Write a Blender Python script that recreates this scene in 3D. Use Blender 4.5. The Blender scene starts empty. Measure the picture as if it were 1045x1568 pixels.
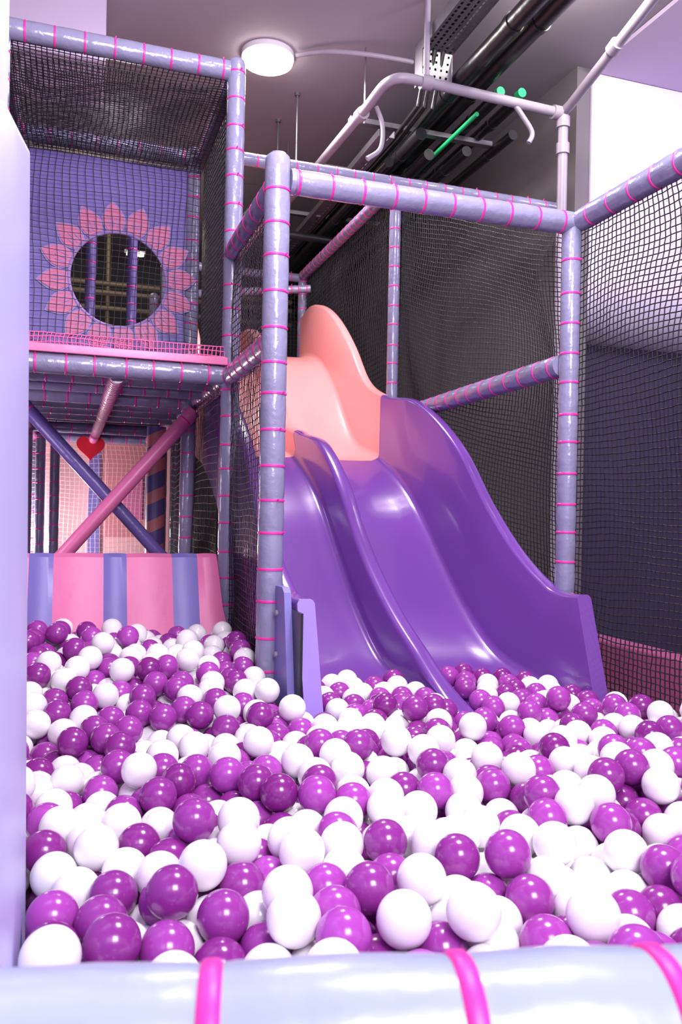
import bpy, bmesh, math, random
import numpy as np
from mathutils import Vector, Matrix
random.seed(7); np.random.seed(7)
scene = bpy.context.scene
COL = scene.collection

# ------------------------------------------------------------------ materials
def new_mat(name):
    m = bpy.data.materials.new(name); m.use_nodes = True
    nt = m.node_tree
    return m, nt, nt.nodes["Principled BSDF"]

def mat(name, col, rough=0.5, metal=0.0, var=0.0, vscale=6.0, bump=0.0, bscale=30.0, coat=0.0, emit=None, estr=0.0, spec=0.5):
    m, nt, b = new_mat(name)
    b.inputs["Base Color"].default_value = (*col, 1)
    b.inputs["Roughness"].default_value = rough
    b.inputs["Metallic"].default_value = metal
    b.inputs["Coat Weight"].default_value = coat
    b.inputs["Coat Roughness"].default_value = .08
    b.inputs["Specular IOR Level"].default_value = spec
    tc = nt.nodes.new("ShaderNodeTexCoord")
    if var > 0:
        n = nt.nodes.new("ShaderNodeTexNoise"); n.inputs["Scale"].default_value = vscale; n.inputs["Detail"].default_value = 4
        nt.links.new(tc.outputs["Object"], n.inputs["Vector"])
        r = nt.nodes.new("ShaderNodeMixRGB"); 
        r.inputs[1].default_value = (*[c*(1-var) for c in col], 1)
        r.inputs[2].default_value = (*[min(1, c*(1+var)) for c in col], 1)
        nt.links.new(n.outputs["Fac"], r.inputs[0]); nt.links.new(r.outputs[0], b.inputs["Base Color"])
    if bump > 0:
        n2 = nt.nodes.new("ShaderNodeTexNoise"); n2.inputs["Scale"].default_value = bscale; n2.inputs["Detail"].default_value = 3
        nt.links.new(tc.outputs["Object"], n2.inputs["Vector"])
        bp = nt.nodes.new("ShaderNodeBump"); bp.inputs["Strength"].default_value = bump; bp.inputs["Distance"].default_value = 0.01
        nt.links.new(n2.outputs["Fac"], bp.inputs["Height"]); nt.links.new(bp.outputs[0], b.inputs["Normal"])
    if emit:
        b.inputs["Emission Color"].default_value = (*emit, 1); b.inputs["Emission Strength"].default_value = estr
    return m

M_PAD   = mat("vinyl_greyblue", (.255,.25,.39), .23, var=.12, vscale=5, bump=.5, bscale=22, coat=.3)
M_PAD_LIT  = mat("vinyl_greyblue_lit", (.33,.38,.51), .28, var=.12, vscale=9, bump=.4, bscale=14, coat=.2)  # paler pad colour; bright light on the front rail is painted in
M_PADP  = mat("vinyl_purple", (.15,.11,.36), .3, var=.12, bump=.3, bscale=20)
M_TIE   = mat("tie_pink", (.88,.035,.36), .4)
M_PINK  = mat("vinyl_pink", (.84,.20,.44), .35, var=.06, bump=.25, bscale=12)
M_LAV   = mat("vinyl_lavender", (.58,.58,.93), .4, var=.05, vscale=2, bump=.15, bscale=6)
M_STRIPE= mat("vinyl_violet_stripe", (.21,.18,.53), .35, var=.06, bump=.2, bscale=12)
M_NET   = mat("net_black", (.016,.014,.017), .42)
M_NETP  = mat("net_pink", (.9,.16,.45), .5)
M_SLP   = mat("slide_purple", (.170,.055,.335), .24, var=.05, vscale=3, bump=.04, bscale=9, coat=.5)
M_SLO   = mat("slide_peach", (.80,.33,.33), .30, var=.04, vscale=3, bump=.04, bscale=9, coat=.2)
M_SLP_LIT   = mat("slide_purple_lit", (.31,.20,.66), .32, var=.04, bump=.04, bscale=9)  # slide purple lightened to paint the front light onto the left end cap
M_STEEL = mat("pipe_painted_grey", (.33,.29,.36), .4, var=.15, vscale=9)
M_GALV  = mat("galvanised", (.24,.23,.26), .38, metal=.7, var=.2, vscale=30)
M_BLACK = mat("insulation_black", (.012,.012,.014), .35, var=.2, bump=.2, bscale=25)
M_GREEN = mat("green_pipe", (.02,.50,.18), .4)
M_CEIL  = mat("ceiling_paint", (.32,.285,.33), .8, var=.06, vscale=1.2)
M_CEILL = mat("ceiling_paint_light", (.54,.44,.62), .8, var=.05, vscale=1.2)
M_WGREY = mat("wall_grey", (.155,.14,.155), .7, var=.12, vscale=1.5)
M_WDARK = mat("wall_charcoal", (.05,.045,.052), .7, var=.15, vscale=1.5)
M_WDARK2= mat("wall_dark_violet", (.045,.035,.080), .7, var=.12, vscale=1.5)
M_WHITE = mat("wall_white", (.74,.67,.84), .7, var=.03, vscale=1)
M_FLOOR = mat("floor_rubber", (.05,.04,.07), .7, var=.2, vscale=20)
M_PANEL = mat("banner_violet", (.19,.14,.48), .5, var=.08, vscale=3)
M_PETAL = mat("banner_petal_pink", (.72,.18,.38), .5, var=.1, vscale=8)
M_LINE  = mat("banner_outline", (.40,.25,.60), .5)
M_PWALL = mat("wall_pink", (.92,.52,.54), .6, var=.04)
M_CORAL = mat("panel_coral", (.70,.25,.28), .6)
M_RED   = mat("heart_red", (.80,.01,.03), .4)
M_LAMP  = mat("lamp_diffuser", (1,1,1), .4, emit=(1,.94,.84), estr=22)
M_LAMPW = mat("lamp_diffuser_warm", (1,1,1), .4, emit=(1,.82,.5), estr=5)
M_RIM   = mat("lamp_rim", (.8,.78,.82), .4)
M_BRASS = mat("warm_beam", (.16,.13,.09), .45, var=.3)
M_DECK  = mat("deck_carpet", (.05,.035,.12), .8)

def spiral_mat():
    m, nt, b = new_mat("spiral_stripes")
    tc = nt.nodes.new("ShaderNodeTexCoord"); w = nt.nodes.new("ShaderNodeTexWave")
    mp = nt.nodes.new("ShaderNodeMapping"); mp.inputs["Rotation"].default_value = (0, .45, 0)
    w.bands_direction = 'Z'; w.inputs["Scale"].default_value = 1.9; w.inputs["Distortion"].default_value = 0
    nt.links.new(tc.outputs["Object"], mp.inputs[0]); nt.links.new(mp.outputs[0], w.inputs[0])
    r = nt.nodes.new("ShaderNodeValToRGB"); r.color_ramp.interpolation = 'CONSTANT'
    r.color_ramp.elements[0].color = (.15,.11,.36,1); r.color_ramp.elements[1].position = .62; r.color_ramp.elements[1].color = (.75,.25,.27,1)
    nt.links.new(w.outputs["Fac"], r.inputs[0]); nt.links.new(r.outputs[0], b.inputs["Base Color"])
    b.inputs["Roughness"].default_value = .4
    return m
M_SPIRAL = spiral_mat()

def ball_mat(name, c1, c2, rough):
    m, nt, b = new_mat(name)
    g = nt.nodes.new("ShaderNodeNewGeometry")
    r = nt.nodes.new("ShaderNodeMixRGB"); r.inputs[1].default_value = (*c1,1); r.inputs[2].default_value = (*c2,1)
    nt.links.new(g.outputs["Random Per Island"], r.inputs[0]); nt.links.new(r.outputs[0], b.inputs["Base Color"])
    b.inputs["Roughness"].default_value = rough
    b.inputs["Specular IOR Level"].default_value = .6
    return m
M_BW = ball_mat("ball_white", (.90,.87,.90), (.96,.94,.96), .2)
M_BP = ball_mat("ball_purple", (.215,.018,.21), (.42,.065,.44), .19)

# ------------------------------------------------------------------ mesh builder
class MB:
    def __init__(s): s.v=[]; s.f=[]; s.m=[]; s.mats=[]
    def mi(s, m):
        if m not in s.mats: s.mats.append(m)
        return s.mats.index(m)
    def add(s, vs, fs, m):
        o=len(s.v); k=s.mi(m); s.v += [tuple(p) for p in vs]
        for f in fs: s.f.append(tuple(i+o for i in f)); s.m.append(k)
    def tube(s, pts, rad, m, seg=16, caps=True):
        pts=[Vector(p) for p in pts]; n=len(pts)
        if not hasattr(rad,'__len__'): rad=[rad]*n
        vs=[]; up=None
        for i,p in enumerate(pts):
            d=(pts[min(i+1,n-1)]-pts[max(i-1,0)]).normalized()
            if up is None:
                a=Vector((0,0,1)) if abs(d.z)<.9 else Vector((1,0,0))
                up=(a-d*a.dot(d)).normalized()
            else:
                up=(up-d*up.dot(d)).normalized()
            side=d.cross(up)
            for k in range(seg):
                t=2*math.pi*k/seg
                vs.append(p+(up*math.cos(t)+side*math.sin(t))*rad[i])
        fs=[]
        for i in range(n-1):
            for k in range(seg):
                a=i*seg+k; b=i*seg+(k+1)%seg
                fs.append((a,b,b+seg,a+seg))
        if caps:
            fs.append(tuple(range(seg))[::-1]); fs.append(tuple((n-1)*seg+k for k in range(seg)))
        s.add(vs,fs,m)
    def box(s, lo, hi, m, bev=0.0):
        x0,y0,z0=lo; x1,y1,z1=hi
        bm=bmesh.new(); bmesh.ops.create_cube(bm,size=1)
        for v in bm.verts:
            v.co=Vector(((x0+x1)/2+v.co.x*(x1-x0),(y0+y1)/2+v.co.y*(y1-y0),(z0+z1)/2+v.co.z*(z1-z0)))
        if bev>0: bmesh.ops.bevel(bm,geom=bm.edges[:],offset=bev,segments=3,affect='EDGES',profile=.6)
        bm.verts.index_update()
        s.add([v.co.copy() for v in bm.verts],[[v.index for v in f.verts] for f in bm.faces],m); bm.free()
    def obj(s, name, parent=None, smooth=True, angle=40):
        me=bpy.data.meshes.new(name); me.from_pydata(s.v,[],s.f)
        for m in s.mats: me.materials.append(m)
        me.polygons.foreach_set("material_index", s.m)
        me.polygons.foreach_set("use_smooth",[smooth]*len(s.f))
        me.update()
        if smooth: me.set_sharp_from_angle(angle=math.radians(angle))
        o=bpy.data.objects.new(name,me); COL.objects.link(o)
        if parent: o.parent=parent
        return o

def empty(name):
    e=bpy.data.objects.new(name,None); COL.objects.link(e); e.empty_display_size=.1; return e

R=.040
def padded(b, A, B, r=R, pad=None, tie=None, sp=.11, start=None, capA=False, capB=False, w=.0042, jit=.008, tails=.35, ts=None):
    pad=pad or M_PAD; tie=tie or M_TIE
    A=Vector(A); B=Vector(B); L=(B-A).length; d=(B-A)/L
    if ts is None:
        ts=[]; t=(start if start is not None else random.uniform(.03,.09))
        while t<L-.02:
            ts.append(t+random.uniform(-jit,jit)); t+=sp
    pts=[]; rad=[]
    def ap(t,rr): pts.append(A+d*t); rad.append(rr)
    if capA: ap(-.028,r*.25); ap(-.024,r*.6); ap(-.012,r*.92)
    ap(0,r*.99); prev=0
    for t in ts:
        if t-.014>prev+.004:
            m=(prev+t)/2; ap(m,r*random.uniform(1.0,1.045)); ap(t-.012,r*1.0)
        ap(t,r*.955); ap(t+.012,r*1.0); prev=t+.012
    if L>prev: ap(L,r*.99)
    if capB: ap(L+.012,r*.92); ap(L+.024,r*.6); ap(L+.028,r*.25)
    b.tube(pts,rad,pad,seg=24 if r<.043 else 64)
    for t in ts:
        c=A+d*t
        b.tube([c-d*w,c-d*w*.6,c+d*w*.6,c+d*w],[r*.985,r*1.03,r*1.03,r*.985],tie,seg=24 if r<.043 else 64)
        if random.random()<tails:
            a=Vector((0,0,1)) if abs(d.z)<.9 else Vector((random.uniform(-.3,1),-1,0)).normalized()
            a=(a-d*a.dot(d)).normalized()
            b.tube([c+a*r,c+a*(r+.012)+d*.004],.0025,tie,seg=6)

# ------------------------------------------------------------------ key dimensions (metres, play-frame axes)
XL, XR, XT0 = .63, 1.726, -.28
YF, YT, YB = 2.564, 3.37, 4.28
ZLOW, ZDECK, ZHI = 2.075, 1.555, 2.82

frame = empty("climbing_frame")
def member(name, A, B, **k):
    b=MB(); padded(b,A,B,**k); return b.obj(name,frame)
member("post_front_left",(XL-.01,YF,0),(XL-.01,YF,ZLOW+.05),r=.0415,capB=True)
member("post_front_right",(XR,YF,0),(XR,YF,ZLOW-.03),r=.036,capB=True)
member("beam_front_top",(XL+.03,YF,ZLOW-.01),(XR+.02,YF,ZLOW-.005),capB=True)
member("beam_left_top",(XL,YF+.04,ZLOW-.01),(XL,YT,ZLOW-.01))
member("beam_left_mid",(XL,YF+.04,ZDECK),(XL,YT,ZDECK))
member("beam_right_top_near",(XR+.02,YF-.03,ZLOW),(XR,.9,ZLOW))
member("beam_right_mid",(XR-.01,YF+.03,ZDECK),(XR,YB,ZDECK-.02),r=.041)
for i,y in enumerate((YT,YB,5.15,6.05,6.9)):
    zt=ZHI+.03 if i<2 else 2.75
    px=XL if i==0 else (.585 if i==1 else XL+.01)
    member("post_tower_right_%d"%i,(px,y,0),(px,y,zt),r=.038,capB=True)
    member("post_tower_left_%d"%i,(XT0,y,0),(XT0,y,zt),r=.038,capB=True)
    member("beam_deck_%d"%i,(XT0,y,ZDECK),(XL-.02,y,ZDECK),r=.04 if i==0 else .038, pad=M_PAD)
    if i<3: member("beam_tower_top_%d"%i,(XT0,y,ZHI),(XL-.03,y,ZHI),r=.04)
member("joist_deck_mid",(.18,YT+.04,ZDECK-.02),(.18,6.9,ZDECK-.02),r=.034,pad=M_PAD,sp=.05)
for i,y in enumerate((3.65,3.93,4.6,4.9)):
    member("joist_cross_%d"%i,(XT0,y,ZDECK),(XL,y,ZDECK),r=.03,pad=M_PAD)
member("beam_deck_right",(XL,YT,ZDECK),(XL,6.9,ZDECK),r=.038,sp=.07)
member("beam_deck_left",(XT0,YT,ZDECK),(XT0,6.9,ZDECK),r=.038,sp=.07)
member("beam_tower_depth_right",(XL,YT+.04,ZHI),(XL,YB,ZHI),r=.036)
member("beam_tower_depth_left",(XT0,YT+.04,ZHI),(XT0,YB,ZHI),r=.036)
member("post_rear_right",(XR+.01,YB+.04,0),(XR+.01,YB+.04,2.87),r=.032,capB=True)
member("beam_rear_cross",(XL,YB+.02,2.87),(2.78,YB+.02,2.87),r=.034)
member("beam_rear_depth",(XR+.01,YB+.06,2.87),(XR+.01,6.3,2.87),r=.036,sp=.085)
member("post_far",(XR+.02,6.3,0),(XR+.02,6.3,2.87),r=.036)
member("beam_far",(.7,6.3,2.86),(XR,6.3,2.86),r=.034)
member("beam_far_rail",(.7,6.3,2.62),(XR,6.0,2.70),r=.03,sp=.06)
member("brace_pink",(XL-.03,4.2,1.50),(-.24,4.2,.50),r=.036,pad=M_PINK,sp=5)
member("brace_purple",(-.22,4.3,1.50),(.62,4.3,.58),r=.034,pad=M_PADP,sp=5)
b=MB(); b.box((XT0-.05,YT+.02,1.60),(XL+.02,6.95,1.635),M_DECK,.005); b.obj("deck_board",frame)
b=MB(); b.box((XT0,YT-.045,1.592),(XL-.02,YT-.035,1.625),M_PINK,.004)
b.obj("deck_edge_trim",frame)
b=MB(); b.box((.66,6.0,2.06),(1.72,6.9,2.13),M_DECK,.01); b.obj("deck_board_upper",frame)
for i,x in enumerate((.10,.34)):
    member("bar_upper_%d"%i,(x,5.1,1.63),(x,5.1,2.8),r=.03,pad=M_PADP)

# ------------------------------------------------------------------ nets
def net(name, P, n, r, m=M_NET, parent=None):
    n=np.array(n,float); n/=np.linalg.norm(n)
    V=[];F=[];off=0
    for axis in (0,1):
        Q=P if axis==1 else np.swapaxes(P,0,1)
        ns,npt,_=Q.shape
        d=Q[:,-1]-Q[:,0]; d/= (np.linalg.norm(d,axis=1,keepdims=True)+1e-9)
        s=np.cross(n[None,:],d)
        o=np.stack([np.repeat(n[None,:]*r,ns,0), -n[None,:]*r*.5+s*r*.87, -n[None,:]*r*.5-s*r*.87],1)
        vv=(Q[:,:,None,:]+o[:,None,:,:])
        V.append(vv.reshape(-1,3))
        idx=np.arange(ns*npt*3).reshape(ns,npt,3)+off
        for k in range(3):
            k2=(k+1)%3
            f=np.stack([idx[:,:-1,k],idx[:,:-1,k2],idx[:,1:,k2],idx[:,1:,k]],-1).reshape(-1,4)
            F.append(f)
        off+=ns*npt*3
    V=np.concatenate(V); F=np.concatenate(F)
    me=bpy.data.meshes.new(name)
    me.vertices.add(len(V)); me.vertices.foreach_set("co",V.astype(np.float32).ravel())
    me.loops.add(F.size); me.loops.foreach_set("vertex_index",F.astype(np.int32).ravel())
    me.polygons.add(len(F)); me.polygons.foreach_set("loop_start",np.arange(0,F.size,4,dtype=np.int32))
    me.materials.append(m); me.update(calc_edges=True); me.validate()
    o=bpy.data.objects.new(name,me); COL.objects.link(o)
    o.parent=parent or frame
    return o

def quadnet(name, A,B,C,D, cell, r=.0013, amp=.012, m=M_NET, seed=0):
    A,B,C,D=[np.array(p,float) for p in (A,B,C,D)]
    nu=int(max(np.linalg.norm(B-A),np.linalg.norm(C-D))/cell)+1; nv=int(max(np.linalg.norm(D-A),np.linalg.norm(C-B))/cell)+1
    u=np.linspace(0,1,nu)[:,None,None]; v=np.linspace(0,1,nv)[None,:,None]
    P=(A*(1-u)+B*u)*(1-v)+(D*(1-u)+C*u)*v
    n=np.cross(B-A,D-A); n/=np.linalg.norm(n)
    e=(B-A)/np.linalg.norm(B-A)
    rs=np.random.RandomState(seed)
    edge=np.clip(np.minimum(np.minimum(u,1-u),np.minimum(v,1-v))*8,0,1)
    w=np.zeros_like(u*v); w2=np.zeros_like(u*v); w3=np.zeros_like(u*v)
    LU=np.linalg.norm(B-A); LV=np.linalg.norm(D-A)
    for k in range(6):
        f1,f2=rs.uniform(1,9),rs.uniform(1,7); p=rs.uniform(0,6.3); a=rs.uniform(.3,1)
        w+=a*np.sin(u*LU*f1+v*LV*f2+p)
        w2+=a*np.sin(u*LU*f2*1.7-v*LV*f1+p*2); w3+=a*np.sin(u*LU*f1*1.3+v*LV*f2*2+p*3)
    up=np.cross(n,e)
    P=P+n*w*amp/2*edge+e*w2*.006*edge+up*w3*.006*edge + rs.normal(0,.0008,P.shape)
    return net(name,P,n,r,m)

ZN=.40
quadnet("safety_net",(XR+.02,YF-.03,ZN),(XR+.02,.95,ZN),(XR+.02,.95,ZLOW-.03),(XR+.02,YF-.03,ZLOW-.03),.022,seed=1,amp=.03,r=.0023)
quadnet("safety_net",(XR+.04,YB,ZN),(XR+.04,YF+.03,ZN),(XR+.04,YF+.03,ZLOW+.03),(XR+.04,YB,2.84),.025,seed=2,amp=.04,r=.0021)
quadnet("safety_net",(XR+.04,6.3,1.0),(XR+.04,YB,1.0),(XR+.04,YB,2.85),(XR+.04,6.3,2.85),.030,seed=3,amp=.03,r=.0025)
quadnet("safety_net",(XL+.0,YF+.03,.45),(XL+.0,YT-.02,.45),(XL+.0,YT-.02,ZLOW-.03),(XL+.0,YF+.03,ZLOW-.03),.024,seed=4,amp=.02,r=.0020)
quadnet("safety_net",(XL+.01,YT+.02,ZDECK+.05),(XL+.01,YB,ZDECK+.05),(XL+.01,YB,ZHI),(XL+.01,YT+.02,ZHI),.022,seed=5,amp=.01,r=.003)
quadnet("safety_net",(XL-.03,YT+.10,.5),(XL-.03,YB+.9,.5),(XL-.03,YB+.9,ZDECK),(XL-.03,YT+.10,ZDECK),.035,seed=15,amp=.01,r=.0014)
quadnet("safety_net",(XT0,YB-.09,ZDECK+.08),(XL-.02,YB-.09,ZDECK+.08),(XL-.02,YB-.09,ZHI-.04),(XT0,YB-.09,ZHI-.04),.033,seed=6,amp=.005,r=.0018)
quadnet("safety_net",(XT0,YT-.02,ZDECK+.055),(XL-.03,YT-.02,ZDECK+.055),(XL-.03,YT-.02,ZDECK+.115),(XT0,YT-.02,ZDECK+.115),.016,seed=26,amp=.002,r=.0034,m=M_NETP)
quadnet("safety_net",(XT0,YT,ZHI-.04),(XL,YT,ZHI-.04),(XL,YB,ZHI-.05),(XT0,YB,ZHI-.05),.021,seed=7,amp=.03,r=.0022)
quadnet("safety_net",(XT0+.02,YT,ZHI-.08),(XL-.01,YT,ZHI-.08),(XL-.01,YB,ZHI-.09),(XT0+.02,YB,ZHI-.09),.021,seed=17,amp=.03,r=.0022)
quadnet("safety_net",(XT0-.01,YT,ZDECK),(XT0-.01,YB,ZDECK),(XT0-.01,YB,ZHI),(XT0-.01,YT,ZHI),.024,seed=8,amp=.01)
quadnet("safety_net",(.66,6.35,2.13),(XR,6.35,2.13),(XR,6.35,2.85),(.66,6.35,2.85),.03,seed=9,amp=.01,r=.002)
quadnet("safety_net",(XT0,6.85,.4),(XL,6.85,.4),(XL,6.85,1.5),(XT0,6.85,1.5),.035,seed=10,amp=.005,r=.0015,m=M_RIM)

# ------------------------------------------------------------------ slide
def smooth_interp(pts):
    ys=np.array([p[0] for p in pts]); zs=np.array([p[1] for p in pts])
    o=np.argsort(ys); ys=ys[o]; zs=zs[o]
    m=np.gradient(zs,ys)
    def f(y):
        y=np.clip(y,ys[0],ys[-1]); i=np.clip(np.searchsorted(ys,y)-1,0,len(ys)-2)
        h=ys[i+1]-ys[i]; t=(y-ys[i])/h
        return (2*t**3-3*t**2+1)*zs[i]+(t**3-2*t**2+t)*h*m[i]+(-2*t**3+3*t**2)*zs[i+1]+(t**3-t**2)*h*m[i+1]
    return f
FL=smooth_interp([(6.1,2.14),(5.8,2.13),(5.43,2.02),(5.07,1.78),(4.65,1.40),(4.26,1.29),(3.72,1.02),(3.47,.807),(3.2,.595),(2.90,.433),(2.65,.385),(2.25,.36)])
WT=smooth_interp([(2.25,.735),(2.40,.73),(2.54,.743),(2.77,.848),(3.04,1.05),(3.29,1.286),(3.49,1.42),(3.80,1.567),(4.26,1.66),(4.58,1.80),(4.83,2.04),(5.18,2.30),(5.5,2.45),(5.75,2.50),(5.98,2.47)])
DV=smooth_interp([(2.25,.39),(2.35,.42),(2.59,.517),(2.9,.665),(3.24,.90),(3.47,1.12),(3.77,1.32),(4.18,1.42),(4.6,1.55),(5.0,1.93),(5.4,2.2),(5.98,2.30)])
X0,X1,XD=.66,1.70,1.18
def section(y):
    f=float(FL(y)); w=float(WT(y)); d=float(DV(y)); d=max(d,f+.02)
    P=[]
    th=.055
    P+=[(X0,f-.06),(X0,f+.0),(X0,w-.014),(X0+.005,w-.004),(X0+.014,w),(X0+th-.014,w),(X0+th-.005,w-.004),(X0+th,w-.014)]
    fi=.045
    P+=[(X0+th+.002,f+fi),(X0+th+.008,f+fi*.45),(X0+th+.022,f+.011),(X0+th+.048,f)]
    for k in range(1,5): P.append((X0+.103+(XD-.055-X0-.103)*k/5, f-.004*math.sin(math.pi*k/5)))
    h=d-f; q=min(1,h/.12)
    P+=[(XD-.055,f),(XD-.034,f+.006*q),(XD-.026,f+min(fi*.4,h*.3)),(XD-.022,f+min(fi,h*.5)),(XD-.036,d-min(.022,h*.2)),(XD-.030,d-min(.007,h*.08)),(XD-.016,d),(XD+.012,d),(XD+.024,d-min(.004,h*.05)),(XD+.032,d-min(.016,h*.15)),(XD+.040,f+min(fi,h*.6)),(XD+.046,f+min(fi*.5,h*.4)),(XD+.058,f+.010*min(1,h/.1)),(XD+.085,f)]
    for k in range(1,5): P.append((XD+.085+(X1-.103-XD-.085)*k/5, f-.004*math.sin(math.pi*k/5)))
    P+=[(X1-th-.048,f),(X1-th-.022,f+.011),(X1-th-.008,f+fi*.45),(X1-th-.002,f+fi),(X1-th,w-.014),(X1-th+.005,w-.004),(X1-th+.014,w),(X1-.014,w),(X1-.005,w-.004),(X1,w-.014),(X1,f),(X1,f-.06)]
    out=[]
    for x,z in P:
        sh=.33*max(0,1-(y-2.25)/.35)*max(0,z-f)
        out.append((x,y+sh,z))
    return out
def loft(b,ys,m,capm=None):
    secs=[section(y) for y in ys]; n=len(secs[0]); vs=[p for s in secs for p in s]; fs=[]
    for i in range(len(secs)-1):
        for k in range(n):
            a=i*n+k; c=i*n+(k+1)%n
            fs.append((a,a+n,c+n,c))
    b.add(vs,fs,m); o=len(b.v)-len(vs)
    for base,flip in ((0,0),((len(secs)-1)*n,1)):
        def fan(idx,mm=m):
            f=tuple(o+base+i for i in idx)
            b.f.append(f if not flip else f[::-1]); b.m.append(b.mi(mm))
        fan(range(0,12),capm or m)
        fan(range(16,30))
        fan(range(34,46))
        fan([0]+list(range(11,17))+list(range(29,35))+[45])
slide=empty("double_wave_slide")
b=MB(); loft(b,np.linspace(2.25,4.255,90),M_SLP,M_SLP_LIT); b.obj("chute_lower",slide,angle=50)
b=MB(); loft(b,np.linspace(4.262,5.98,80),M_SLO); b.obj("chute_upper",slide,angle=50)
b=MB()
pl=[(2.285,.12),(2.56,.12),(2.56,.735),(2.53,.762),(2.44,.765),(2.415,.75)]
vs=[(X0-.030,y,z) for y,z in pl]+[(X0-.008,y,z) for y,z in pl]; n=len(pl)
b.add(vs,[tuple(range(n))[::-1],tuple(range(n,2*n))]+[(i,(i+1)%n,n+(i+1)%n,n+i) for i in range(n)],M_STRIPE)
b.box((X0-.008,2.30,.12),(X0,2.50,.70),M_BLACK)
for z in (.55,.68): b.tube([(X0-.038,2.49,z),(X0-.029,2.49,z)],.009,M_STEEL,seg=12)
b.obj("foot_bracket",slide,smooth=False)
b=MB(); b.box((X0+.02,5.0,0),(X0+.08,5.06,1.6),M_BLACK,.005); b.box((X1-.08,5.0,0),(X1-.02,5.06,1.6),M_BLACK,.005); b.obj("slide_leg",slide)

# ------------------------------------------------------------------ pit walls
b=MB()
prof=[(3.46,.78),(3.44,.812),(3.40,.815),(3.375,.80),(3.29,.605),(3.20,.40),(3.16,.30),(3.16,.05),(3.46,.05)]
xs=[-.33,-.14,-.05,.137,.226,.405,.508,.590]
for i in range(len(xs)-1):
    m=M_PINK if i%2==0 else M_STRIPE
    sub=6; vs=[];fs=[]
    for j in range(sub+1):
        x=xs[i]+(xs[i+1]-xs[i])*j/sub
        bul=.006*math.sin(math.pi*j/sub)
        for (y,z) in prof:
            fl=.42*max(0,3.32-y)*(j/sub) if (i==len(xs)-2) else 0
            vs.append((x+fl,y-bul,z+bul*.4))
    n=len(prof)
    for j in range(sub):
        for k in range(n):
            a=j*n+k;c=j*n+(k+1)%n; fs.append((a,c,c+n,a+n))
    fs.append(tuple(range(n))); fs.append(tuple(sub*n+k for k in range(n))[::-1])
    b.add(vs,fs,m)
b.obj("striped_pit_wall_pad",angle=35)

b=MB()
ring=[(.4,.0),(1.40,.0),(1.40,1.575),(.9,1.415),(.4,1.2)]
fx=lambda z: -.068+(1.57-z)*.013
bm=bmesh.new(); f0=[bm.verts.new((fx(z),y,z)) for y,z in ring]; f=bm.faces.new(f0)
ext=bmesh.ops.extrude_face_region(bm,geom=[f]); 
for v in [e for e in ext['geom'] if isinstance(e,bmesh.types.BMVert)]: v.co.x-=.09
bmesh.ops.recalc_face_normals(bm,faces=bm.faces[:]); bmesh.ops.bevel(bm,geom=bm.edges[:],offset=.015,segments=4,affect='EDGES',profile=.5)
bm.verts.index_update(); b.add([v.co.copy() for v in bm.verts],[[v.index for v in f.verts] for f in bm.faces],M_LAV); bm.free()
b.obj("padded_side_wall",angle=60)

b=MB(); b.box((-.60,1.50,0),(-.131,1.78,3.74),M_WHITE,.008); b.obj("white_pillar")
b=MB(); b.box((1.95,.6,0),(2.05,3.3,.53),M_PINK,.015); b.obj("pink_barrier_pad")

b=MB()
A=Vector((-.62,.578,.715)); B=Vector((.85,.250,.715))
padded(b,A,B,r=.044,ts=[.17,.305,.44,.578,.712,.847,.959,1.09,1.21,1.34,1.46],pad=M_PAD_LIT,w=.0062,tails=0)
b.obj("padded_front_rail",angle=60)
b=MB(); dA=(B-A).normalized(); nrm=Vector((-dA.y,dA.x,0))
ps=[]
for p in (A,B):
    for s in (-.02,.02):
        q=p+nrm*s; ps+= [(q.x,q.y,0),(q.x,q.y,.665)]
b.add(ps,[(0,1,3,2),(4,6,7,5),(0,4,5,1),(2,3,7,6),(1,5,7,3),(0,2,6,4)],M_LAV); b.obj("front_pit_wall_pad",smooth=False)

# ------------------------------------------------------------------ balls
r=.0375; Vb=4/3*math.pi*r**3
ZS=.457; H=.25; zf0=ZS-.25
def sstep(t): t=np.clip(t,0,1); return t*t*(3-2*t)
def floorz(x,y):
    return zf0+.13*sstep((y-2.2)/.9)*(x<.62)+.024*np.sin(x*5.3+1.2)*np.sin(y*5.1+.4)
def region(x0,x1,y0,y1,z0,h,dens=.60):
    n=int((x1-x0)*(y1-y0)*h*dens/Vb)
    return np.stack([np.random.uniform(x0,x1,n),np.random.uniform(y0,y1,n),np.random.uniform(z0,z0+h*1.5,n)],1)
pos=np.concatenate([region(-.01,1.71,.60,2.24,zf0+.04,H),region(-.28,.58,2.24,3.2,zf0+.12,H),region(-.26,-.04,1.86,2.24,zf0+.04,H),
   region(.75,1.10,2.3,2.62,.42,.06,.7),region(1.26,1.61,2.3,2.62,.42,.06,.7)])
N=len(pos)
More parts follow.
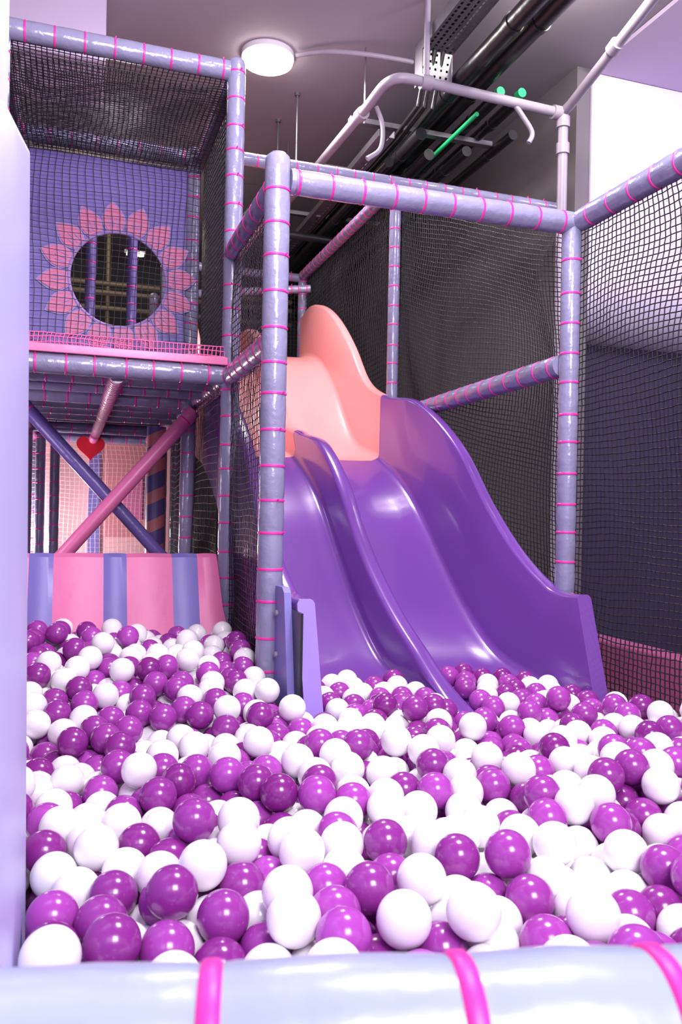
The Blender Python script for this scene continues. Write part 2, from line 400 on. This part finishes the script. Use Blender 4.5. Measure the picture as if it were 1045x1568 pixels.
def clamp(p):
    x,y,z=p[:,0],p[:,1],p[:,2]
    insl=(x>.60)&(y>2.10)
    low=insl&(z<.37)&(y>2.25-r); y[low]=np.minimum(y[low],2.25-r)
    lane=insl&(z>=.37)&(y>2.25-r)
    z[lane]=np.maximum(z[lane],FL(y[lane])+r+.003)
    y[lane]=np.minimum(y[lane],2.74)
    for xc,hw in ((X0+.02,.06),(XD,.045),(X1-.027,.03)):
        m=lane&(np.abs(x-xc)<hw+r)
        x[m]=np.where(x[m]<xc,xc-hw-r,xc+hw+r)
    mB=(y>2.25-r)&(x<=.62); x[mB]=np.minimum(x[mB],.60-r)
    x[:]=np.minimum(x,XR-.01-r)
    xm=np.where(y<1.44,-.048+r,np.where(y<1.83,-.125+r,-.26+r)); x[:]=np.maximum(x,xm)
    y[:]=np.maximum(y,.56+r)
    ylim=np.where(z<.4,3.16,3.2+(z-.4)*.44)-r-.01
    y[:]=np.minimum(y,ylim)
    dx=x-(XL-.01); dy=y-YF; dd=np.sqrt(dx*dx+dy*dy)+1e-6; mm=dd<.042+r
    x[mm]+=dx[mm]/dd[mm]*(.042+r-dd[mm]); y[mm]+=dy[mm]/dd[mm]*(.042+r-dd[mm])
    z[:]=np.maximum(z,floorz(x,y)+r)
    return p
for it in range(320):
    if it%8==0:
        p32=pos.astype(np.float32); sq=(p32**2).sum(1)
        D2=sq[:,None]+sq[None,:]-2*p32@p32.T
        I,J=np.where(np.triu(D2<(2*r*1.35)**2,1))
    if it<300: pos[:,2]-=.0025 if it<220 else .001
    for _ in range(2):
        d=pos[I]-pos[J]; L=np.sqrt((d**2).sum(1))+1e-9; ov=2*r-L; k=ov>0
        if k.any():
            c=(d[k]/L[k,None])*(ov[k,None]*.42)
            for a in range(3):
                pos[:,a]+=np.bincount(I[k],c[:,a],N)-np.bincount(J[k],c[:,a],N)
        clamp(pos)
mA=(pos[:,1]<2.2)
top=np.percentile(pos[mA,2],95)+r
shift=(ZS+.02)-top
sl=(pos[:,0]>.60)&(pos[:,1]>2.2)
pos[~sl,2]+=shift
def unit(sub):
    bm=bmesh.new(); bmesh.ops.create_icosphere(bm,subdivisions=sub,radius=1); 
    v=np.array([x.co[:] for x in bm.verts]); f=np.array([[q.index for q in ff.verts] for ff in bm.faces]); bm.free(); return v,f
uh=unit(4); ul=unit(3)
Zc=pos[:,0]*.317+pos[:,1]*.948
isp=np.random.rand(N)<.48
Vs=[];Fs=[];Ms=[];off=0
for i in range(N):
    v,f=(uh if Zc[i]<1.7 else ul)
    Vs.append(v*r+pos[i]); Fs.append(f+off); Ms.append(np.full(len(f),1 if isp[i] else 0)); off+=len(v)
V=np.concatenate(Vs);F=np.concatenate(Fs);Mi=np.concatenate(Ms)
me=bpy.data.meshes.new("ball_pit_balls")
me.vertices.add(len(V)); me.vertices.foreach_set("co",V.astype(np.float32).ravel())
me.loops.add(F.size); me.loops.foreach_set("vertex_index",F.astype(np.int32).ravel())
me.polygons.add(len(F)); me.polygons.foreach_set("loop_start",np.arange(0,F.size,3,dtype=np.int32))
me.materials.append(M_BW); me.materials.append(M_BP)
me.polygons.foreach_set("material_index",Mi.astype(np.int32)); me.update(calc_edges=True)
me.polygons.foreach_set("use_smooth",np.ones(len(F),bool)); me.update()
o=bpy.data.objects.new("ball_pit_balls",me); COL.objects.link(o)

# ------------------------------------------------------------------ flower banner with round window
cx,cz,rw=.218,2.14,.238
yb=YB-.04
b=MB(); nseg=64
x0,x1,z0,z1=XT0+.02,.548,1.61,2.74
outer=[];inner=[]
for k in range(nseg):
    t=2*math.pi*k/nseg; c,s=math.cos(t),math.sin(t)
    inner.append((cx+rw*c,cz+rw*s))
    tx=((x1-cx) if c>0 else (x0-cx))/c if abs(c)>1e-6 else 1e9
    tz=((z1-cz) if s>0 else (z0-cz))/s if abs(s)>1e-6 else 1e9
    q=min(tx,tz); outer.append((cx+q*c,cz+q*s))
for (qx,qz) in ((x0,z0),(x1,z0),(x1,z1),(x0,z1)):
    i=min(range(nseg),key=lambda i:(outer[i][0]-qx)**2+(outer[i][1]-qz)**2); outer[i]=(qx,qz)
vs=[(x,yb,z) for x,z in inner]+[(x,yb,z) for x,z in outer]+[(x,yb+.012,z) for x,z in inner]+[(x,yb+.012,z) for x,z in outer]
fs=[]
for k in range(nseg):
    k2=(k+1)%nseg
    fs+=[(k,k2,nseg+k2,nseg+k),(2*nseg+k,3*nseg+k,3*nseg+k2,2*nseg+k2),(k,2*nseg+k,2*nseg+k2,k2),(nseg+k,nseg+k2,3*nseg+k2,3*nseg+k)]
b.add(vs,fs,M_PANEL)
def petal(ang,r0,r1,hw,y,m,th=.003):
    pts=[]
    prof=[(0,.62),(.15,.85),(.32,1.0),(.48,.97),(.66,.76),(.82,.45),(.94,.16),(1,0)]
    for u,w in prof: pts.append((r0+(r1-r0)*u,w*hw))
    for u,w in prof[-2::-1]: pts.append((r0+(r1-r0)*u,-w*hw))
    c,s=math.cos(ang),math.sin(ang)
    fr=[(cx+a*c-bb*s,y,cz+a*s+bb*c) for a,bb in pts]; n=len(fr)
    bk=[(p[0],y+th,p[2]) for p in fr]
    return fr+bk,[tuple(range(n)),tuple(range(n,2*n))[::-1]]+[(i,n+i,n+(i+1)%n,(i+1)%n) for i in range(n)],m
for k in range(16):
    a=2*math.pi*(k+.25)/16
    b.add(*petal(a,.240,.392,.058,yb-.006,M_LINE))
    b.add(*petal(a,.246,.380,.050,yb-.010,M_PETAL))
    for dd in (-.022,0,.022):
        b.add(*[q for q in petal(a+dd*3.3,.256,.320-.4*abs(dd),.003,yb-.013,M_LINE)])
ringp=[(cx+rw*math.cos(t),yb,cz+rw*math.sin(t)) for t in np.linspace(0,2*math.pi,65)]
b.tube(ringp,.009,M_LINE,seg=8,caps=False)
b.obj("flower_banner",angle=30)

# ------------------------------------------------------------------ area behind/below tower
b=MB(); b.box((-1.6,7.2,0),(.85,7.26,1.75),M_PWALL); b.box((.30,7.17,.75),(.72,7.2,1.62),M_CORAL); b.box((.16,7.17,.2),(.25,7.2,1.6),M_STRIPE)
b.box((.44,7.14,.9),(.60,7.17,1.25),M_PETAL); b.obj("pink_play_panel",smooth=False)
b=MB(); hp=[]
for k in range(40):
    t=2*math.pi*k/40; hp.append((.16+.0068*16*math.sin(t)**3, 1.475+.0068*(13*math.cos(t)-5*math.cos(2*t)-2*math.cos(3*t)-math.cos(4*t))))
vs=[(x,6.76,z) for x,z in hp]+[(x,6.80,z) for x,z in hp]
b.add(vs,[tuple(range(40))[::-1],tuple(range(40,80))]+[(i,(i+1)%40,40+(i+1)%40,40+i) for i in range(40)],M_RED); b.obj("red_heart",smooth=False)
b=MB(); b.tube([(.53,5.35,0),(.53,5.35,.4),(.53,5.35,1.0),(.53,5.35,1.52)],.060,M_SPIRAL,seg=28); b.obj("striped_column")
b=MB(); 
for x in (-.20,-.10): padded(b,(x,6.4,0),(x,6.4,1.52),r=.035)
b.obj("padded_post")
b=MB()
for z in (2.78,2.92,3.0): b.tube([(-1.2,7.6,z),(2,7.6,z)],.022,M_BRASS,seg=12)
for x in (-.5,.3): b.tube([(x,7.62,2.5),(x,7.62,ZHI+.9)],.02,M_BRASS,seg=12)
b.obj("rear_railing")
b=MB(); 
for x in (.42,.50): b.tube([(x,6.6,2.98),(x,6.6,3.0)],.028,M_LAMPW,seg=20)
b.tube([(.46,6.6,3.0),(.46,6.6,3.75)],.008,M_STEEL,seg=8)
b.box((.38,6.58,3.0),(.54,6.62,3.015),M_RIM)
b.obj("twin_pendant_lamp")

# ------------------------------------------------------------------ room
ZC=3.75
def boxobj(name,lo,hi,m,bev=0):
    b=MB(); b.box(lo,hi,m,bev); return b.obj(name,smooth=False)
boxobj("floor",(-3.5,-2,-.08),(5.6,9.6,0),M_FLOOR)
boxobj("ceiling",(-3.5,-2,ZC),(5.6,9.6,ZC+.1),M_CEIL)
boxobj("wall_back",(-3.5,9.5,0),(5.6,9.6,ZC),M_WDARK)
boxobj("wall_left",(-3.6,-2,0),(-3.5,9.6,ZC),M_WDARK)
boxobj("wall_right",(2.90,4.285,0),(2.998,9.5,ZC),M_WGREY)
b=MB()
rb=.34; pf=[(4.27,ZC)]+[(4.27+rb*(1-math.cos(t)),2.48-rb*math.sin(t)) for t in np.linspace(0,math.pi/2,14)]+[(4.75,2.48-rb),(4.75,ZC)]  # lower edge rounded to make the white fall off softly into shade
vs=[(3.0,y,z) for y,z in pf]+[(5.6,y,z) for y,z in pf]; n=len(pf)
b.add(vs,[tuple(range(n)),tuple(range(n,2*n))[::-1]]+[(i,n+i,n+(i+1)%n,(i+1)%n) for i in range(n)],M_WHITE)
b.obj("wall_bulkhead",angle=30)
b=MB(); b.box((3.0,4.61,0),(5.6,4.75,2.48-rb),M_WDARK2); b.obj("wall_recess_shade",smooth=False)  # lower wall coloured dark to stand in for the shade behind the net
boxobj("wall_side",(5.5,-2,0),(5.6,4.27,ZC),M_WDARK2)
b=MB(); b.box((2.99,-1.9,ZC-.03),(5.5,4.26,ZC-.004),M_CEILL); b.obj("ceiling_soffit",smooth=False)
boxobj("ceiling_bulkhead",(-1.4,4.4,3.30),(.14,4.95,ZC-.002),M_CEILL,.01)

b=MB()
L0=(1.09,4.82)
b.tube([(L0[0],L0[1],ZC),(L0[0],L0[1],ZC-.030),(L0[0],L0[1],ZC-.036)],[.158,.158,.150],M_RIM,seg=48)
b.tube([(L0[0],L0[1],ZC-.034),(L0[0],L0[1],ZC-.054),(L0[0],L0[1],ZC-.062)],[.150,.148,.135],M_LAMP,seg=48)
b.obj("round_ceiling_lamp")

def crom(pts,n=8):
    pts=[Vector(p) for p in pts]; P=[pts[0]]+pts+[pts[-1]]; out=[]
    for i in range(1,len(P)-2):
        for k in range(n):
            t=k/n; a,b_,c,d=P[i-1],P[i],P[i+1],P[i+2]
            out.append(.5*((2*b_)+(-a+c)*t+(2*a-5*b_+4*c-d)*t*t+(-a+3*b_-3*c+d)*t**3))
    out.append(pts[-1]); return out
b=MB()
pr=.027
b.tube([(1.77,4.0,3.30),(2.62,4.0,3.28)],pr,M_STEEL)
b.tube(crom([(1.77,4.0,3.30),(1.66,4.0,3.30),(1.60,4.03,3.30),(1.57,4.12,3.30),(1.56,4.3,3.29)],6),pr,M_STEEL)
b.tube([(1.56,4.3,3.29),(1.46,6.6,3.27)],pr,M_STEEL)
b.tube([(1.77,4.0,3.30),(1.77,4.0,ZC)],.016,M_STEEL)
b.tube([(2.62,4.0,0.0),(2.62,4.0,3.30)],pr*1.05,M_STEEL)
b.tube([(2.62,4.0,3.29),(2.62,3.93,3.30),(2.60,3.24,3.475),(2.60,2.3,3.71)],pr,M_STEEL)
for p,q in (((1.74,4,3.30),(1.80,4,3.30)),((2.55,4,3.28),(2.60,4,3.28)),((2.62,4.0,3.05),(2.62,4.0,3.11)),((2.62,4.0,3.20),(2.62,4.0,3.26)),((1.56,4.4,3.288),(1.555,4.46,3.288)),((2.605,3.55,3.395),(2.603,3.50,3.41))):
    b.tube([p,q],pr*1.4,M_STEEL)
b.tube(crom([(2.30,4.0,3.285),(2.36,4.0,3.22),(2.42,4.0,3.14),(2.40,4.0,3.08)]),.014,M_STEEL,seg=10)
b.tube(crom([(1.60,4.3,3.28),(1.64,4.3,3.18),(1.63,4.3,3.05),(1.55,4.3,2.98)]),.013,M_STEEL,seg=10)
for x,y,z in ((1.62,4.55,3.3),(1.50,5.9,3.27),(2.60,3.1,3.52)):
    b.tube([(x,y,z),(x,y,ZC)],.006,M_GALV,seg=8)
b.obj("sprinkler_pipe")
b=MB(); b.tube(crom([(1.24,4.72,3.72),(1.4,4.6,3.71),(1.6,4.5,3.68),(1.8,4.45,3.66),(1.88,4.45,3.66)]),.014,M_STEEL,seg=10); b.obj("lamp_conduit")
b=MB()
for x,y,z in ((1.38,5.2,3.2),(1.1,5.9,3.15),(1.3,6.8,3.15),(1.35,5.6,3.2)):
    b.tube([(x,y,z),(x,y,ZC)],.007,M_GALV,seg=8)
    b.tube([(x,y,ZC-.02),(x,y,ZC)],.018,M_GALV,seg=12)
b.obj("hanger_rods")
b=MB()
for x,z,rr,y0 in ((2.04,3.43,.048,2.5),(2.19,3.47,.052,2.5),(1.90,3.20,.036,4.35),(2.29,3.40,.036,4.15),(2.40,3.38,.034,4.12),(2.02,3.16,.034,4.5),(1.80,3.12,.030,4.6),(2.53,3.32,.030,4.4),(2.27,3.22,.032,4.5)):
    b.tube([(x,y0,z),(x,5.0,z),(x,7,z),(x,9.4,z)],rr,M_BLACK,seg=20)
    for y in np.arange(y0+.3,9,.75): b.tube([(x,y,z),(x,y+.04,z)],rr*1.12,M_BLACK,seg=20)
b.tube(crom([(1.9,5.1,3.1),(1.5,5.1,3.1),(1.2,5.2,3.05),(1.1,5.6,3.0)]),.03,M_BLACK,seg=12)
b.tube(crom([(1.9,5.9,3.05),(1.4,5.9,3.05),(1.1,6.0,3.0),(1.0,6.5,2.9)]),.03,M_BLACK,seg=12)
b.obj("insulated_pipes")
b=MB(); 
b.tube([(2.137,4.12,3.25),(2.137,8.5,3.25)],.013,M_GREEN,seg=10)
for x,y in ((2.28,4.11),(2.40,4.08)): b.tube([(x,y,3.40),(x,y+.05,3.40)],.026,M_GREEN,seg=14)
b.obj("green_pipe")
b=MB()
tx0,tx1,tz=1.80,1.975,3.55
def perf(P00,PU,PV,nu,nv,fu=.28,fv=.2):
    P00=Vector(P00);PU=Vector(PU);PV=Vector(PV)
    for i in range(nu):
        for j in range(nv):
            q=lambda a,c: P00+PU*((i+a)/nu)+PV*((j+c)/nv)
            vs=[q(0,0),q(1,0),q(1,1),q(0,1),q(fu,fv),q(1-fu,fv),q(1-fu,1-fv),q(fu,1-fv)]
            b.add(vs,[(0,1,5,4),(1,2,6,5),(2,3,7,6),(3,0,4,7)],M_GALV)
perf((tx0,2.8,tz),(tx1-tx0,0,0),(0,1.32,0),5,38)
perf((tx0,4.12,tz),(tx1-tx0,0,0),(0,.05,-.17),5,5,.32,.32)
b.box((tx0-.004,2.8,tz),(tx0,4.12,tz+.07),M_GALV); b.box((tx1,2.8,tz),(tx1+.004,4.12,tz+.07),M_GALV)
b.box((tx0,4.17,tz-.17),(tx1,4.18,tz+.07),M_BLACK)
b.box((tx0-.004,4.12,tz-.17),(tx0,4.22,tz+.07),M_GALV); b.box((tx1,4.12,tz-.17),(tx1+.004,4.22,tz+.07),M_GALV)
for x in (1.83,1.87,1.92): b.tube([(x,2.8,tz+.03),(x,4.10,tz+.03),(x,4.24,3.3),(x,4.6,3.27),(x,7,3.27)],.013,M_BLACK,seg=8)
b.obj("perforated_cable_tray",smooth=False)
b=MB()
for y in (4.6,5.3,6.2): b.box((1.55,y,3.33),(2.5,y+.05,3.36),M_GALV,.003)
perf((1.66,4.4,3.17),(.09,0,0),(0,3.0,0),1,50,.3,.25)
b.box((1.655,4.4,3.17),(1.66,7.4,3.21),M_GALV); b.box((1.75,4.4,3.17),(1.755,7.4,3.21),M_GALV)
b.obj("steel_strut",smooth=False)

# ------------------------------------------------------------------ lights
def area(name,loc,tgt,size,energy,col,sy=None):
    l=bpy.data.lights.new(name,'AREA'); l.energy=energy; l.color=col; l.size=size
    if sy: l.shape='RECTANGLE'; l.size_y=sy
    o=bpy.data.objects.new(name,l); COL.objects.link(o); o.location=loc
    o.rotation_euler=(Vector(tgt)-Vector(loc)).to_track_quat('-Z','Y').to_euler(); return o
area("front_fill_light",(.55,-1.0,2.5),(.8,2.2,.7),1.0,88,(.97,.92,1))  # unseen fill added behind the camera to brighten the foreground
area("hall_fill_light",(1.2,1.6,3.6),(1.1,2.0,0),.7,88,(.97,.89,1))  # added fill over the ball pit, not a ceiling fixture
area("slide_ceiling_light",(1.25,4.5,3.55),(1.35,4.1,1),.45,50,(1,.90,.90))
area("ceiling_bounce_light",(.3,1.2,2.6),(.8,4.0,3.75),.8,34,(1,.88,.96))  # added uplight that lifts the ceiling in place of bounced light
area("recess_fill_light",(3.9,2.6,3.6),(3.7,4.25,2.8),.8,50,(.87,.78,1))  # unseen fill added to brighten the white bulkhead
area("corner_fill_light",(2.3,3.3,3.6),(2.9,5.2,2.2),.3,18,(1,.92,.84))  # warm fill added to light the right wall behind the net
def point(name,loc,e,col,s=.15):
    l=bpy.data.lights.new(name,'POINT'); l.energy=e; l.color=col; l.shadow_soft_size=s
    o=bpy.data.objects.new(name,l); COL.objects.link(o); o.location=loc
point("rear_room_light",(-.5,6.6,.7),75,(1,.88,.90))
point("upper_room_light",(.3,6.9,3.3),10,(1,.85,.6))
point("tower_light",(.2,3.9,3.1),8,(.97,.84,1))
point("under_deck_fill_light",(-.5,3.9,1.1),10,(.95,.78,1))  # fill added to lift the dark joists below the deck
w=bpy.data.worlds.new("hall_ambient"); w.use_nodes=True; scene.world=w
w.node_tree.nodes["Background"].inputs[0].default_value=(.90,.77,1,1); w.node_tree.nodes["Background"].inputs[1].default_value=1.0

# ------------------------------------------------------------------ camera
cam=bpy.data.cameras.new("camera"); co=bpy.data.objects.new("camera",cam); COL.objects.link(co)
cam.sensor_fit='VERTICAL'; cam.sensor_height=36; cam.lens=28.7; cam.clip_start=.02
psi=math.radians(18.5)
M=Matrix.Rotation(-psi,4,'Z')@Matrix.Rotation(math.pi/2,4,'X')@Matrix.Rotation(math.radians(1.15),4,'Z')
M.translation=Vector((0,0,1.0)); co.matrix_world=M
cam.dof.use_dof=True; cam.dof.focus_distance=2.3; cam.dof.aperture_fstop=9
scene.camera=co
scene.view_settings.view_transform='Standard'
